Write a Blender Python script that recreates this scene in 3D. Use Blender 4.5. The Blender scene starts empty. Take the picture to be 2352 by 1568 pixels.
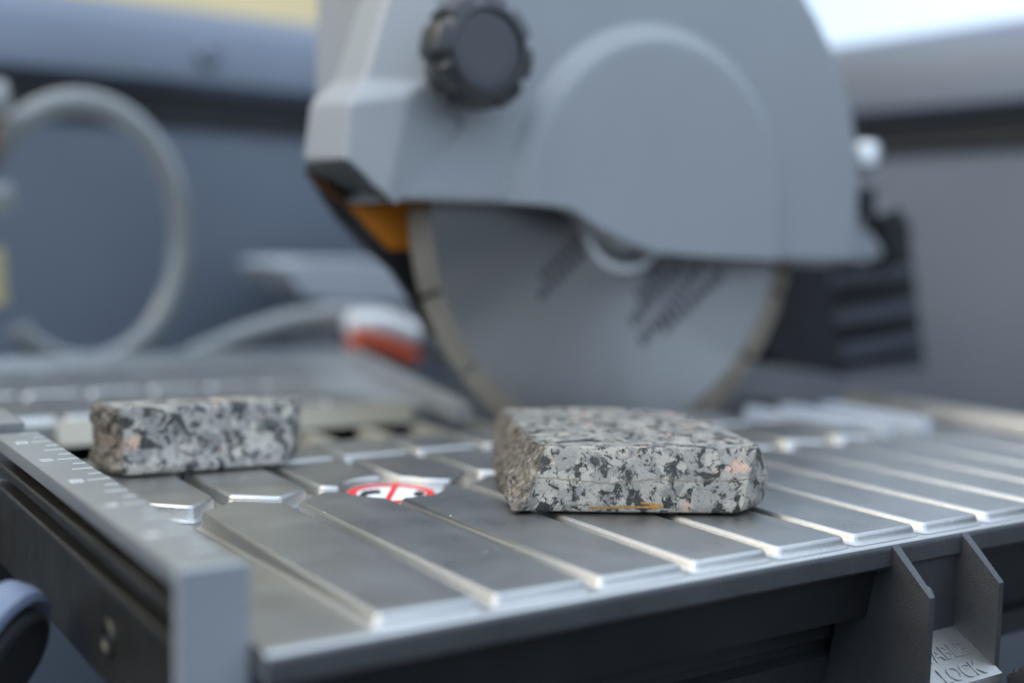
import bpy, bmesh, math, random
from mathutils import Vector, Matrix, noise
random.seed(7)
S = bpy.context.scene
COL = S.collection
R = math.radians

# ------------------------------------------------------------------ camera
PITCH, ROLL, PHI, CAMH, FPX = 0.0855, 0.0265, 0.5893, 0.10, 2794.0   # FPX on a 2352 px wide frame
Fd = Vector((0, math.cos(PITCH), -math.sin(PITCH)))
U0 = Vector((0, math.sin(PITCH), math.cos(PITCH)))
Rt = Vector((1, 0, 0)) * math.cos(ROLL) + U0 * math.sin(ROLL)
Up = -Vector((1, 0, 0)) * math.sin(ROLL) + U0 * math.cos(ROLL)
CAM = Vector((0, 0, CAMH))
cd = bpy.data.cameras.new('camera'); cam = bpy.data.objects.new('camera', cd); COL.objects.link(cam)
cam.matrix_world = Matrix(((Rt.x, Up.x, -Fd.x, CAM.x), (Rt.y, Up.y, -Fd.y, CAM.y), (Rt.z, Up.z, -Fd.z, CAM.z), (0, 0, 0, 1)))
cd.sensor_width = 36; cd.lens = FPX / 2352 * 36
cd.clip_start = 0.01; cd.clip_end = 500
cd.dof.use_dof = True; cd.dof.focus_distance = 0.432; cd.dof.aperture_fstop = 3.0; cd.dof.aperture_blades = 0
S.camera = cam

# ------------------------------------------------------------------ light
SUN_DIR = Vector((-0.92, -0.38, 0)).normalized()
SUN_EL = R(40)
w = bpy.data.worlds.new("World"); S.world = w; w.use_nodes = True
nt = w.node_tree
sky = nt.nodes.new('ShaderNodeTexSky'); sky.sky_type = 'NISHITA'; sky.sun_disc = False
sky.sun_elevation = SUN_EL
sky.sun_rotation = math.atan2(SUN_DIR.x, SUN_DIR.y)
sky.air_density = 1.0; sky.dust_density = 1.5; sky.ozone_density = 1.5
# thin bright overcast in front of the blue
wtc = nt.nodes.new('ShaderNodeTexCoord'); wn_ = nt.nodes.new('ShaderNodeTexNoise'); wn_.inputs['Scale'].default_value = 2.2; wn_.inputs['Detail'].default_value = 5
nt.links.new(wtc.outputs['Generated'], wn_.inputs['Vector'])
wr_ = nt.nodes.new('ShaderNodeMapRange'); wr_.inputs[1].default_value = .35; wr_.inputs[2].default_value = .65; wr_.inputs[3].default_value = .45; wr_.inputs[4].default_value = .85
nt.links.new(wn_.outputs[0], wr_.inputs[0])
wm = nt.nodes.new('ShaderNodeMix'); wm.data_type = 'RGBA'
nt.links.new(wr_.outputs[0], wm.inputs[0]); nt.links.new(sky.outputs[0], wm.inputs[6])
# CIE overcast: a cloud layer is three times as bright overhead as at the horizon
wsx = nt.nodes.new('ShaderNodeSeparateXYZ'); nt.links.new(wtc.outputs['Generated'], wsx.inputs[0])
wmx = nt.nodes.new('ShaderNodeMath'); wmx.operation = 'MAXIMUM'; wmx.inputs[1].default_value = 0; nt.links.new(wsx.outputs[2], wmx.inputs[0])
wma = nt.nodes.new('ShaderNodeMath'); wma.operation = 'MULTIPLY_ADD'; wma.inputs[1].default_value = .667; wma.inputs[2].default_value = .333; nt.links.new(wmx.outputs[0], wma.inputs[0])
wsc = nt.nodes.new('ShaderNodeVectorMath'); wsc.operation = 'SCALE'; wsc.inputs[0].default_value = (9.2, 10.9, 12.9); nt.links.new(wma.outputs[0], wsc.inputs['Scale'])
nt.links.new(wsc.outputs[0], wm.inputs[7])
nt.links.new(wm.outputs[2], nt.nodes['Background'].inputs[0])
nt.nodes['Background'].inputs[1].default_value = 0.15
sd = bpy.data.lights.new('sun', 'SUN'); sun = bpy.data.objects.new('sun', sd); COL.objects.link(sun)
sd.energy = 0.6; sd.angle = R(30); sd.color = (1.0, 0.79, 0.42)
d = Vector((SUN_DIR.x * math.cos(SUN_EL), SUN_DIR.y * math.cos(SUN_EL), math.sin(SUN_EL)))
sun.rotation_euler = d.to_track_quat('Z', 'Y').to_euler()
S.view_settings.view_transform = 'Standard'; S.view_settings.look = 'None'
S.view_settings.exposure = 0.82; S.view_settings.gamma = 1.0

# ------------------------------------------------------------------ frames: table frame (v along the front edge, u along the ribs)
Vv = Vector((math.cos(PHI), math.sin(PHI), 0)); Uu = Vector((-math.sin(PHI), math.cos(PHI), 0))
def TF(p): return Vv * p[0] + Uu * p[1] + Vector((0, 0, p[2]))
def ray(x, y): return Fd + Rt * ((x - 1176.) / FPX) + Up * ((784. - y) / FPX)
def tl(p): return (p.dot(Vv), p.dot(Uu), p.z)
def onz(x, y, z):                      # measured points of the photograph as table coordinates
    q = ray(x, y); return tl(CAM + q * ((z - CAMH) / q.z))
def onu(x, y, u):
    q = ray(x, y); return tl(CAM + q * (u / q.dot(Uu)))
def onv(x, y, v):
    q = ray(x, y); return tl(CAM + q * (v / q.dot(Vv)))

# ------------------------------------------------------------------ materials
def mat(name, base, rough=.5, metal=0., grain=0., gscale=900., var=0., vscale=30., bump=0., bscale=600., coat=0., spec=.5, aniso=0., specks=0):
    m = bpy.data.materials.new(name); m.use_nodes = True
    n = m.node_tree; b = n.nodes['Principled BSDF']; L = n.links.new
    b.inputs['Roughness'].default_value = rough; b.inputs['Metallic'].default_value = metal
    b.inputs['Coat Weight'].default_value = coat; b.inputs['Specular IOR Level'].default_value = spec
    tc = n.nodes.new('ShaderNodeTexCoord')
    col = None
    def ns(sc, det=3):
        t = n.nodes.new('ShaderNodeTexNoise'); t.inputs['Scale'].default_value = sc; t.inputs['Detail'].default_value = det
        L(tc.outputs['Object'], t.inputs['Vector']); return t
    base4 = (*base, 1)
    if grain or var:
        cur = None
        for amt, sc in ((grain, gscale), (var, vscale)):
            if not amt: continue
            t = ns(sc); mr = n.nodes.new('ShaderNodeMapRange')
            mr.inputs[1].default_value = .3; mr.inputs[2].default_value = .7
            mr.inputs[3].default_value = 1 - amt; mr.inputs[4].default_value = 1 + amt
            L(t.outputs[0], mr.inputs[0])
            mx = n.nodes.new('ShaderNodeVectorMath'); mx.operation = 'SCALE'
            if cur is None: mx.inputs[0].default_value = base
            else: L(cur, mx.inputs[0])
            L(mr.outputs[0], mx.inputs['Scale']); cur = mx.outputs[0]
        L(cur, b.inputs['Base Color'])
        t = ns(vscale * 1.7); mr = n.nodes.new('ShaderNodeMapRange'); mr.inputs[1].default_value = .3; mr.inputs[2].default_value = .7
        mr.inputs[3].default_value = rough - .04; mr.inputs[4].default_value = rough + .04
        L(t.outputs[0], mr.inputs[0]); L(mr.outputs[0], b.inputs['Roughness'])
    else: b.inputs['Base Color'].default_value = base4
    if specks:                       # sparse grains of stone dust
        vo = n.nodes.new('ShaderNodeTexVoronoi'); vo.inputs['Scale'].default_value = specks; L(tc.outputs['Object'], vo.inputs['Vector'])
        sc = n.nodes.new('ShaderNodeSeparateColor'); L(vo.outputs['Color'], sc.inputs[0])
        th = n.nodes.new('ShaderNodeMath'); th.operation = 'MULTIPLY'; th.inputs[1].default_value = .09; L(sc.outputs[0], th.inputs[0])
        lt = n.nodes.new('ShaderNodeMath'); lt.operation = 'LESS_THAN'; L(vo.outputs['Distance'], lt.inputs[0]); L(th.outputs[0], lt.inputs[1])
        gt = n.nodes.new('ShaderNodeMath'); gt.operation = 'GREATER_THAN'; gt.inputs[1].default_value = .72; L(sc.outputs[1], gt.inputs[0])
        fa = n.nodes.new('ShaderNodeMath'); fa.operation = 'MULTIPLY'; L(lt.outputs[0], fa.inputs[0]); L(gt.outputs[0], fa.inputs[1])
        for sock, val in (('Base Color', (.75, .74, .70, 1)), ('Metallic', 0.), ('Roughness', .8)):
            src = b.inputs[sock].links[0].from_socket if b.inputs[sock].links else None
            mx = n.nodes.new('ShaderNodeMix'); mx.data_type = 'RGBA' if sock == 'Base Color' else 'FLOAT'
            L(fa.outputs[0], mx.inputs[0]); ia, ib, oo = (6, 7, 2) if sock == 'Base Color' else (2, 3, 0)
            if src: L(src, mx.inputs[ia])
            else: mx.inputs[ia].default_value = b.inputs[sock].default_value
            mx.inputs[ib].default_value = val; L(mx.outputs[oo], b.inputs[sock])
    if bump:
        t = ns(bscale, 2); bp = n.nodes.new('ShaderNodeBump'); bp.inputs['Strength'].default_value = bump
        bp.inputs['Distance'].default_value = .001
        L(t.outputs[0], bp.inputs['Height']); L(bp.outputs[0], b.inputs['Normal'])
    if aniso:
        b.inputs['Anisotropic'].default_value = aniso
        tg = n.nodes.new('ShaderNodeTangent'); tg.direction_type = 'RADIAL'; tg.axis = 'Y'
        L(tg.outputs[0], b.inputs['Tangent']); b.inputs['Anisotropic Rotation'].default_value = .25
    return m

M_apron = mat('shaded_apron', (.06, .061, .064), .42, .85, grain=.2, gscale=2200, var=.12, vscale=30, bump=.2, bscale=2200)  # darker still: the shade under the lip put into the apron colour
M_shade = mat('shaded_aluminium', (.12, .122, .127), .46, .85, grain=.2, gscale=2200, var=.12, vscale=30, bump=.3, bscale=2200)  # darkened deck metal: dim reflections of the front faces put into the colour
M_deck = mat('cast_aluminium', (.47, .465, .45), .31, .95, grain=.16, gscale=2600, var=.05, vscale=30, bump=.24, bscale=2600, specks=190)
M_fence = mat('satin_aluminium', (.40, .41, .41), .42, .8, grain=.1, gscale=2600, var=.05, vscale=20, bump=.2, bscale=2600)
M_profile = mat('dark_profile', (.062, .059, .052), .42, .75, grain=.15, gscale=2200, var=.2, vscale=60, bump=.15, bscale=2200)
M_cap = mat('grey_plastic', (.30, .32, .34), .5, .0, grain=.05, var=.04)
M_guard = mat('painted_grey', (.30, .315, .33), .42, .0, grain=.03, gscale=1500, var=.03, vscale=14, bump=.05, bscale=900)
M_black = mat('black_plastic', (.022, .023, .025), .42, 0, grain=.2, var=.15, bump=.1)
M_knob = mat('knob_plastic', (.036, .037, .040), .24, 0)
M_kface = mat('knob_sheen_plastic', (.065, .068, .075), .4, 0)  # lighter copy of the knob plastic, satin reflection put into the colour
M_orange = mat('orange_paint', (.80, .26, .02), .5, 0, var=.08)
M_blade = mat('brushed_steel', (.45, .45, .45), .36, 1., aniso=.97)
M_seg = mat('diamond_rim', (.26, .22, .17), .6, .35, grain=.25, gscale=1500, var=.15)
M_steel = mat('bright_steel', (.74, .76, .76), .33, 1., var=.03)
M_print = mat('dark_print', (.10, .10, .11), .5, .5)
M_white = mat('white_vinyl', (.82, .82, .82), .4, 0)
M_red = mat('red_vinyl', (.75, .03, .025), .4, 0)
M_ink = mat('black_vinyl', (.02, .02, .02), .4, 0)
M_mark = mat('white_scale_paint', (.85, .85, .82), .35, .2)
M_wall = mat('grey_panel', (.165, .19, .23), .42, .1, var=.10, vscale=4, grain=.03, gscale=200)
M_rail = mat('grey_rail', (.165, .185, .225), .38, .5, var=.06, vscale=5)
M_hose = mat('clear_grey_hose', (.36, .37, .36), .14, 0, coat=.6)
M_hose.node_tree.nodes['Principled BSDF'].inputs['Transmission Weight'].default_value = .45
M_redp = mat('red_plastic', (.62, .10, .04), .45, 0)
M_fin = mat('dark_grey_plastic', (.095, .10, .115), .4, 0, var=.1)  # dark grey, lighter than the black housing
M_dred = mat('dull_red_plastic', (.22, .08, .07), .5, 0)
M_blue = mat('blue_grey_plastic', (.17, .205, .29), .4, 0, var=.05)
M_pale = mat('pale_plastic', (.50, .53, .57), .4, 0, var=.04)
M_yel = mat('yellow_plastic', (.42, .37, .20), .5, 0)
M_cream = mat('cream_render', (.86, .68, .38), .85, 0, var=.06, vscale=1.)
M_strip = mat('cream_plastic', (.34, .32, .26), .5, 0, var=.05)
M_ground = mat('grey_floor', (.09, .092, .10), .7, 0, var=.15, vscale=3, grain=.1, gscale=80)

# ------------------------------------------------------------------ object helpers
def empty(name, base, label, cat, group=None, rot=PHI):
    o = bpy.data.objects.new(name, None); COL.objects.link(o); o.empty_display_size = .01
    o.location = TF(base); o.rotation_euler = (0, 0, rot)
    o['label'] = label; o['category'] = cat
    if group: o['group'] = group
    o['_b'] = tuple(base); return o
def offs(o):
    p = o
    while p is not None:
        if '_b' in p: return Vector(p['_b'])
        p = p.parent
    return Vector((0, 0, 0))
def link(name, bm, m, parent=None, label=None, smooth=40, wn=False, recalc=True):
    if recalc: bmesh.ops.recalc_face_normals(bm, faces=bm.faces[:])
    if parent is not None:
        o_ = offs(parent); bmesh.ops.translate(bm, verts=bm.verts[:], vec=-o_)
    me = bpy.data.meshes.new(name); bm.to_mesh(me); bm.free()
    if smooth:
        for p in me.polygons: p.use_smooth = True
        me.set_sharp_from_angle(angle=R(smooth))
    for mm in (m if isinstance(m, (list, tuple)) else [m]): me.materials.append(mm)
    o = bpy.data.objects.new(name, me); COL.objects.link(o)
    if parent is not None: o.parent = parent
    if label: o['label'] = label
    if wn:
        md = o.modifiers.new('wn', 'WEIGHTED_NORMAL'); md.keep_sharp = True
    return o
def bev(bm, w, seg=2, ang=30):
    es = [e for e in bm.edges if len(e.link_faces) == 2 and e.calc_face_angle(0) > R(ang)]
    bmesh.ops.bevel(bm, geom=es, offset=w, segments=seg, profile=.5, affect='EDGES', clamp_overlap=True)
def face(bm, pts):
    return bm.faces.new([bm.verts.new(p) for p in pts])
def prism(bm, pts, vec):
    """extrude a flat polygon (3-D points) by vec"""
    vec = Vector(vec); a = [bm.verts.new(p) for p in pts]; b = [bm.verts.new(Vector(p) + vec) for p in pts]
    n = len(pts); bm.faces.new(a); bm.faces.new(b[::-1])
    for i in range(n): bm.faces.new((a[i], b[i], b[(i + 1) % n], a[(i + 1) % n]))
    return a + b
def box(bm, lo, hi):
    (x0, y0, z0), (x1, y1, z1) = lo, hi
    return prism(bm, [(x0, y0, z0), (x1, y0, z0), (x1, y1, z0), (x0, y1, z0)], (0, 0, z1 - z0))
def loft(bm, rings, closed=True, caps=True):
    vs = [[bm.verts.new(p) for p in r] for r in rings]; n = len(vs[0])
    for a, b in zip(vs, vs[1:]):
        for i in range(n if closed else n - 1): bm.faces.new((a[i], a[(i + 1) % n], b[(i + 1) % n], b[i]))
    if caps: bm.faces.new(vs[0][::-1]); bm.faces.new(vs[-1])
    return vs
def tube(bm, path, rad, n=14, caps=True):
    path = [Vector(p) for p in path]; rings = []; up = Vector((.13, .2, .97))
    for i, p in enumerate(path):
        t = (path[min(i + 1, len(path) - 1)] - path[max(i - 1, 0)]).normalized()
        a = t.cross(up).normalized(); b = a.cross(t); r = rad[i] if isinstance(rad, (list, tuple)) else rad
        rings.append([p + (a * math.cos(k * 2 * math.pi / n) + b * math.sin(k * 2 * math.pi / n)) * r for k in range(n)])
    loft(bm, rings, True, caps)
def lathe(bm, c, axis, prof, n=48):
    """prof = list of (radius, distance along axis)"""
    axis = Vector(axis).normalized(); up = Vector((0, 0, 1)) if abs(axis.z) < .9 else Vector((0, 1, 0))
    a = axis.cross(up).normalized(); b = axis.cross(a); c = Vector(c)
    rings = [[c + axis * h + (a * math.cos(k * 2 * math.pi / n) + b * math.sin(k * 2 * math.pi / n)) * max(r, 1e-5) for k in range(n)] for r, h in prof]
    loft(bm, rings)
def offset_poly(pts, d):
    """grow a convex-ish 2-D counter-clockwise polygon outward by d"""
    n = len(pts); out = []
    for i in range(n):
        p0, p1, p2 = Vector(pts[i - 1]), Vector(pts[i]), Vector(pts[(i + 1) % n])
        e1 = (p1 - p0).normalized(); e2 = (p2 - p1).normalized()
        n1 = Vector((e1.y, -e1.x)); n2 = Vector((e2.y, -e2.x)); m_ = (n1 + n2); k = d / max(.25, (1 + n1.dot(n2)))
        out.append(p1 + m_ * k)
    return out
def roundpoly(pts, r, seg=3):
    n = len(pts); out = []
    for i in range(n):
        p0, p1, p2 = Vector(pts[i - 1]), Vector(pts[i]), Vector(pts[(i + 1) % n])
        a = p1 + (p0 - p1).normalized() * min(r, (p0 - p1).length * .45); b = p1 + (p2 - p1).normalized() * min(r, (p2 - p1).length * .45)
        for k in range(seg + 1):
            t = k / seg; out.append((a * (1 - t) ** 2 + p1 * 2 * t * (1 - t) + b * t * t))
    return out
def circ(c, r, n=40, a0=0, a1=2 * math.pi):
    return [(c[0] + r * math.cos(a0 + (a1 - a0) * k / n), c[1] + r * math.sin(a0 + (a1 - a0) * k / n)) for k in range(n)]

# ------------------------------------------------------------------ setting
bm = bmesh.new(); face(bm, [(-60, -60, -.62), (60, -60, -.62), (60, 60, -.62), (-60, 60, -.62)])
g = link('ground', bm, M_ground, smooth=0); g['kind'] = 'structure'

UW, VW = 1.13, 1.0
def wall(name, label, a, b, out, top=.312):
    """panel wall with a stepped top rail; a,b run along the wall, out points to the room"""
    a, b, out = Vector(a), Vector(b), Vector(out)
    r = empty(name, a, label, 'wall', 'panel walls around the saw')
    def prof(pts, nm, m, bw=.0):
        bmm = bmesh.new(); L_ = b - a
        prism(bmm, [a + out * o_ + Vector((0, 0, z)) for o_, z in pts], L_)
        if bw: bev(bmm, bw, 3)
        return link(nm, bmm, m, r)
    prof([(-.02, -.615), (-.035, -.615), (-.035, .225), (-.02, .225)], 'panel', M_wall)
    prof([(-.034, .2255), (-.034, top), (-.012, top), (.0, top - .007), (.012, .272), (.012, .236), (.0, .2255)], 'top_rail', M_rail, .002)
    prof([(-.0195, .196), (-.0195, .2245), (-.010, .2245), (-.012, .196)], 'shade_strip', M_black)  # black strip standing in for the shadow gap under the rail
    return r
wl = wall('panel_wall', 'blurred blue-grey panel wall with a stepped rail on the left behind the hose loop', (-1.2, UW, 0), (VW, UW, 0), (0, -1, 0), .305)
wall('panel_wall', 'grey panel wall added unseen behind the viewer to darken reflections', (VW, -.75, 0), (-1.2, -.75, 0), (0, 1, 0))  # added unseen wall, darkens what the front metal faces reflect
wall('panel_wall', 'grey panel wall added out of view at the far left to darken reflections', (-1.2, -.75, 0), (-1.2, UW, 0), (1, 0, 0))  # added with the near wall, also unseen, to dim reflections
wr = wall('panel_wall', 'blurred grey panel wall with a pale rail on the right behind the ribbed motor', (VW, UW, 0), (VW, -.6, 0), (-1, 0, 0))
bm = bmesh.new(); lathe(bm, onu(478, 128, UW - .0121), (0, -1, 0), [(.006, 0), (.012, .0005), (.012, .003), (.009, .006)], 20)
link('rivet', bm, M_rail, wl)
# cream building far behind the left wall
bb = empty('cream_building', (-1, 6, -.62), 'blurred cream yellow building wall beyond the left rail', 'building')
bm = bmesh.new(); box(bm, (-6, 6, -.62), (4.2, 9, 6.0)); link('facade', bm, M_cream, bb)
bm = bmesh.new(); box(bm, (-6.2, 5.8, 6.0), (4.4, 9.2, 6.2)); link('roof', bm, M_rail, bb)

for k in range(3):
    bm = bmesh.new(); box(bm, (-4.6 + k * 2.1, 5.97, 1.5), (-3.6 + k * 2.1, 6.02, 2.5)); link('window', bm, M_wall, bb)

# ------------------------------------------------------------------ near saw table
UF, RU0, V0, RP = .2743, .2800, .1471, .03726
DZ = .0037
tb = empty('saw_table', (.37, .40, -.04), 'ribbed grey metal saw table carrying both granite pieces', 'saw table', 'ribbed saw table halves')
VL, VR, UB = .1135, .628, .537
bm = bmesh.new()
def floor_z(u):                     # the groove floor falls away from the front edge
    return -(.0037 + .0026 * min(1., max(0., (u - .282) / .13)))
prof = [(UB, floor_z(UB)), (.412, floor_z(.412)), (.282, floor_z(.282))]
r_ = .0028
for k in range(7):
    a = math.pi / 2 * k / 6
    prof.append((UF + r_ - math.sin(a) * r_, -DZ - r_ + math.cos(a) * r_))
prof += [(UF - .0004, -.0116), (UF + .0004, -.0126), (UF + .0035, -.0129), (UF + .006, -.0112), (UB, -.0112)]
SD = onz(899, 1135, -.0033)[:2]; SR = .0182     # sticker recess
loft(bm, [[(v, u, z) for u, z in prof] for v in (VL, VL + .0012, VR - .0012, VR)])
dp = link('deck_plate', bm, [M_deck, M_shade], tb)
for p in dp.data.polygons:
    if p.normal.y < -.75: p.material_index = 1    # front lip takes the darkened copy, its dim reflection put into the colour
bm = bmesh.new()
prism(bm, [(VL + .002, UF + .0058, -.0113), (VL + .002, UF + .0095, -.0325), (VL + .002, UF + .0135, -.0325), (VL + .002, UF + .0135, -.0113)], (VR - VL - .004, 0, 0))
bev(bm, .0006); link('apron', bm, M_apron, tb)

RW = .0300
LAY = [(.0030, .0001, 1), (.0027, .00025, 1), (.0018, .0009, 1), (.0015, .0013, 1), (.0011, -.00125), (.0010, -.0010), (.0003, -.00015), (0, 0), (-.0003, 0), (-.0014, 0)]
def inpoly(p, pts):
    c = False; n = len(pts)
    for i in range(n):
        a, b = pts[i], pts[(i + 1) % n]
        if (a[1] > p[1]) != (b[1] > p[1]) and p[0] < (b[0] - a[0]) * (p[1] - a[1]) / (b[1] - a[1]) + a[0]: c = not c
    return c
def cutdisc(pts):
    """clip a rib outline against the round sticker recess"""
    n = len(pts); dense = []; c0 = Vector(SD); rr = SR + .0034
    for i in range(n):
        a, b = Vector(pts[i]), Vector(pts[(i + 1) % n]); m_ = max(1, int((b - a).length / .0008))
        for k in range(m_): dense.append(a + (b - a) * k / m_)
    ins = [(p - c0).length < rr for p in dense]
    if not any(ins): return pts
    s0 = next(i for i in range(len(dense)) if not ins[i] and ins[i - 1])
    dense = dense[s0:] + dense[:s0]; ins = ins[s0:] + ins[:s0]; out = []; i = 0; N = len(dense)
    while i < N:
        if not ins[i]: out.append(dense[i]); i += 1; continue
        j = i
        while j < N and ins[j]: j += 1
        a, b = dense[i - 1] - c0, dense[j % N] - c0
        a0, a1 = math.atan2(a.y, a.x), math.atan2(b.y, b.x); best = None
        for sg in (1, -1):
            d_ = ((a1 - a0) * sg) % (2 * math.pi)
            mid = c0 + Vector((math.cos(a0 + sg * d_ / 2), math.sin(a0 + sg * d_ / 2))) * (rr + .0002)
            if inpoly(mid, pts): best = sg * d_
        if best is None: best = ((a1 - a0 + math.pi) % (2 * math.pi)) - math.pi
        m_ = max(2, int(abs(best) * rr / .0015))
        for k in range(1, m_): out.append(c0 + Vector((math.cos(a0 + best * k / m_), math.sin(a0 + best * k / m_))) * rr)
        i = j
    res = [out[0]]
    for k in range(1, len(out)):      # drop collinear dense points again
        p0, p1, p2 = res[-1], out[k], out[(k + 1) % len(out)]
        if abs((p1 - p0).cross(p2 - p1)) > 1e-9 or (p1 - p0).length > .0015 and (p1 - c0).length < rr + .0004: res.append(p1)
    return res
def rib(poly):
    poly = roundpoly(poly, .0012, 2); poly = cutdisc(poly)
    bmm = bmesh.new()
    loft(bmm, [[(p.x, p.y, (floor_z(p.y) + l[1]) if len(l) > 2 else l[1]) for p in (offset_poly(poly, l[0]) if l[0] else [Vector(q) for q in poly])] for l in LAY])
    return link('rib', bmm, M_deck, tb, smooth=75)
AR = .011
for i in range(13):
    a = V0 + RP * i; b = a + RW; m_ = (a + b) / 2
    if b > VR - .012: break
    rib([(a, RU0), (b, RU0), (b, .414), (m_, .414 + AR), (a, .414)])
for i in range(-1, 10):
    a = V0 + RP * (i + .5); b = a + RW - .0008; m_ = (a + b) / 2
    if b > VR - .012: break
    if i < 0: a += .006; m_ = (a + b) / 2
    rib([(a, .4365), (m_, .4365 - AR), (b, .4365), (b, .484), (a, .484)])
for i in range(-1, 10):
    a = .2415 + RP * (i - 3); b = a + RW
    if b > VR - .012 or a < VL + .002: continue
    rib([(a, .4925), (b, .4925), (b, .529), (a, .529)])
# raised border along the far right edge
bm = bmesh.new(); prism(bm, [(VR - .010, UF + .03, -DZ + .0002), (VR + .004, UF + .03, -DZ + .0002), (VR + .004, UF + .03, .006), (VR - .004, UF + .03, .006)], (0, UB - UF - .03, 0))
bev(bm, .0015, 2); link('border', bm, M_deck, tb)
for a0, a1, b0, b1 in ((.586, .598, .450, .525), (.556, .566, .450, .532), (.527, .536, .455, .532)):
    bm = bmesh.new(); prism(bm, [(a0, b0, -.0065), (a1, b0, -.0065), (a1, b1, -.0065), (a0, b1, -.0065)], (0, 0, .0075)); bev(bm, .002, 2); link('side_rail', bm, M_pale, tb)

# prohibition sticker lying in the round recess
zs = -.0034 + .0001
def flat(bmm, pts, z, t=.00025): prism(bmm, [(p[0], p[1], z) for p in pts], (0, 0, t))
bm = bmesh.new(); lathe(bm, (SD[0], SD[1], -.0085), (0, 0, 1), [(SR + .0006, 0), (SR + .0006, .0045), (SR, .0051), (.001, .0051)], 48); link('sticker_pad', bm, M_deck, tb)
st_n = 48
bm = bmesh.new(); flat(bm, circ(SD, .0178, 48), zs)
stk = link('sticker', bm, M_white, tb, label='round white prohibition sticker with a red ring', smooth=0)
bm = bmesh.new()
o1 = circ(SD, .0174, 64); o2 = circ(SD, .0140, 64)
A_ = [bm.verts.new((p[0], p[1], zs + .0005)) for p in o1]; B_ = [bm.verts.new((p[0], p[1], zs + .0005)) for p in o2]
for i in range(64): bm.faces.new((A_[i], A_[(i + 1) % 64], B_[(i + 1) % 64], B_[i]))
bm.faces.ensure_lookup_table()
ex = bmesh.ops.extrude_face_region(bm, geom=bm.faces[:])
bmesh.ops.translate(bm, verts=[q for q in ex['geom'] if isinstance(q, bmesh.types.BMVert)], vec=(0, 0, .0002))
link('red_ring', bm, M_red, stk, smooth=0)
def stpoly(pts): return [onz(x, y, -.0033)[:2] for x, y in pts]
bm = bmesh.new(); flat(bm, stpoly([(906, 1110), (918, 1110), (888, 1166), (875, 1166)]), zs + .0004); link('red_bar', bm, M_red, stk, smooth=0)
bm = bmesh.new(); flat(bm, stpoly([(874, 1128), (860, 1127), (835, 1130), (826, 1138), (832, 1146), (846, 1150), (840, 1144), (843, 1138), (858, 1135), (872, 1135)]), zs + .00042); link('hand_symbol', bm, M_ink, stk, smooth=0)
bm = bmesh.new(); flat(bm, stpoly([(950, 1134), (961, 1130), (972, 1132), (976, 1137), (964, 1142), (952, 1140)]), zs + .00042); link('disc_symbol', bm, M_ink, stk, smooth=0)

# lock bracket on the front apron
def gusset(v):
    bmm = bmesh.new()
    pts = [(UF + .0005, -.0046), (UF - .0158, -.0195), (UF - .0158, -.085), (UF + .03, -.085), (UF + .022, -.0335), (UF + .0145, -.0330), (UF + .0095, -.0125), (UF + .0005, -.0118)]
    vs = prism(bmm, [(v, u, z) for u, z in pts], (.0028, 0, 0))
    for q in bmm.verts:        # draft: thicker towards the back
        if q.co.x < v + .001: q.co.x -= max(0, (q.co.y - UF + .0158)) * .06
    bev(bmm, .0005, 2); link('gusset', bmm, M_shade, br)
bm = bmesh.new()
FU = lambda t: (UF - .0005 - t * .0185, -.0412 - t * .0105)
box(bm, (.3495, UF + .0015, -.06), (.388, UF + .0055, -.0128))
bev(bm, .0005)
br = link('lock_bracket', bm, M_shade, tb)
gusset(.3478); gusset(.3868)
bm = bmesh.new(); a0, a1 = FU(-.25), FU(1)
prism(bm, [(.3502, a0[0], a0[1]), (.3502, a1[0], a1[1]), (.3502, a1[0], a1[1] - .003), (.3502, a0[0], a0[1] - .003)], (.037, 0, 0)); bev(bm, .0004)
link('bracket_floor', bm, M_deck, br)
def text_mesh(txt, size, ext):
    c = bpy.data.curves.new('txt', 'FONT'); c.body = txt; c.size = size; c.extrude = ext; c.align_x = 'CENTER'; c.align_y = 'CENTER'; c.offset = size * .012
    o = bpy.data.objects.new('txt', c); COL.objects.link(o)
    dg = bpy.context.evaluated_depsgraph_get(); me = bpy.data.meshes.new_from_object(o.evaluated_get(dg))
    bmm = bmesh.new(); bmm.from_mesh(me); bpy.data.objects.remove(o); bpy.data.curves.remove(c); bpy.data.meshes.remove(me); return bmm
def place_text(txt, size, ext, org, xa, ya, name, m, parent):
    bmm = text_mesh(txt, size, ext); xa = Vector(xa).normalized(); ya = Vector(ya); ya = (ya - xa * ya.dot(xa)).normalized(); za = xa.cross(ya)
    for q in bmm.verts: q.co = Vector(org) + xa * q.co.x + ya * q.co.y + za * q.co.z
    return link(name, bmm, m, parent, smooth=0, recalc=False)
sl = Vector((0, FU(0)[0] - FU(1)[0], FU(0)[1] - FU(1)[1]))
for t, tx in ((.38, 'TABLE'), (.80, 'LOCK')):
    fu = FU(t); place_text(tx, .0086, .0002, (.3688, fu[0], fu[1] + .0003), (1, 0, 0), sl, 'lettering', M_deck, br)
bm = bmesh.new(); lathe(bm, (.3600, UF + .0015, -.0245), (0, -1, 0), [(.0035, 0), (.0048, .001), (.0048, .006), (.0036, .0075)], 20); link('lock_screw', bm, M_steel, br)

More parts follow.
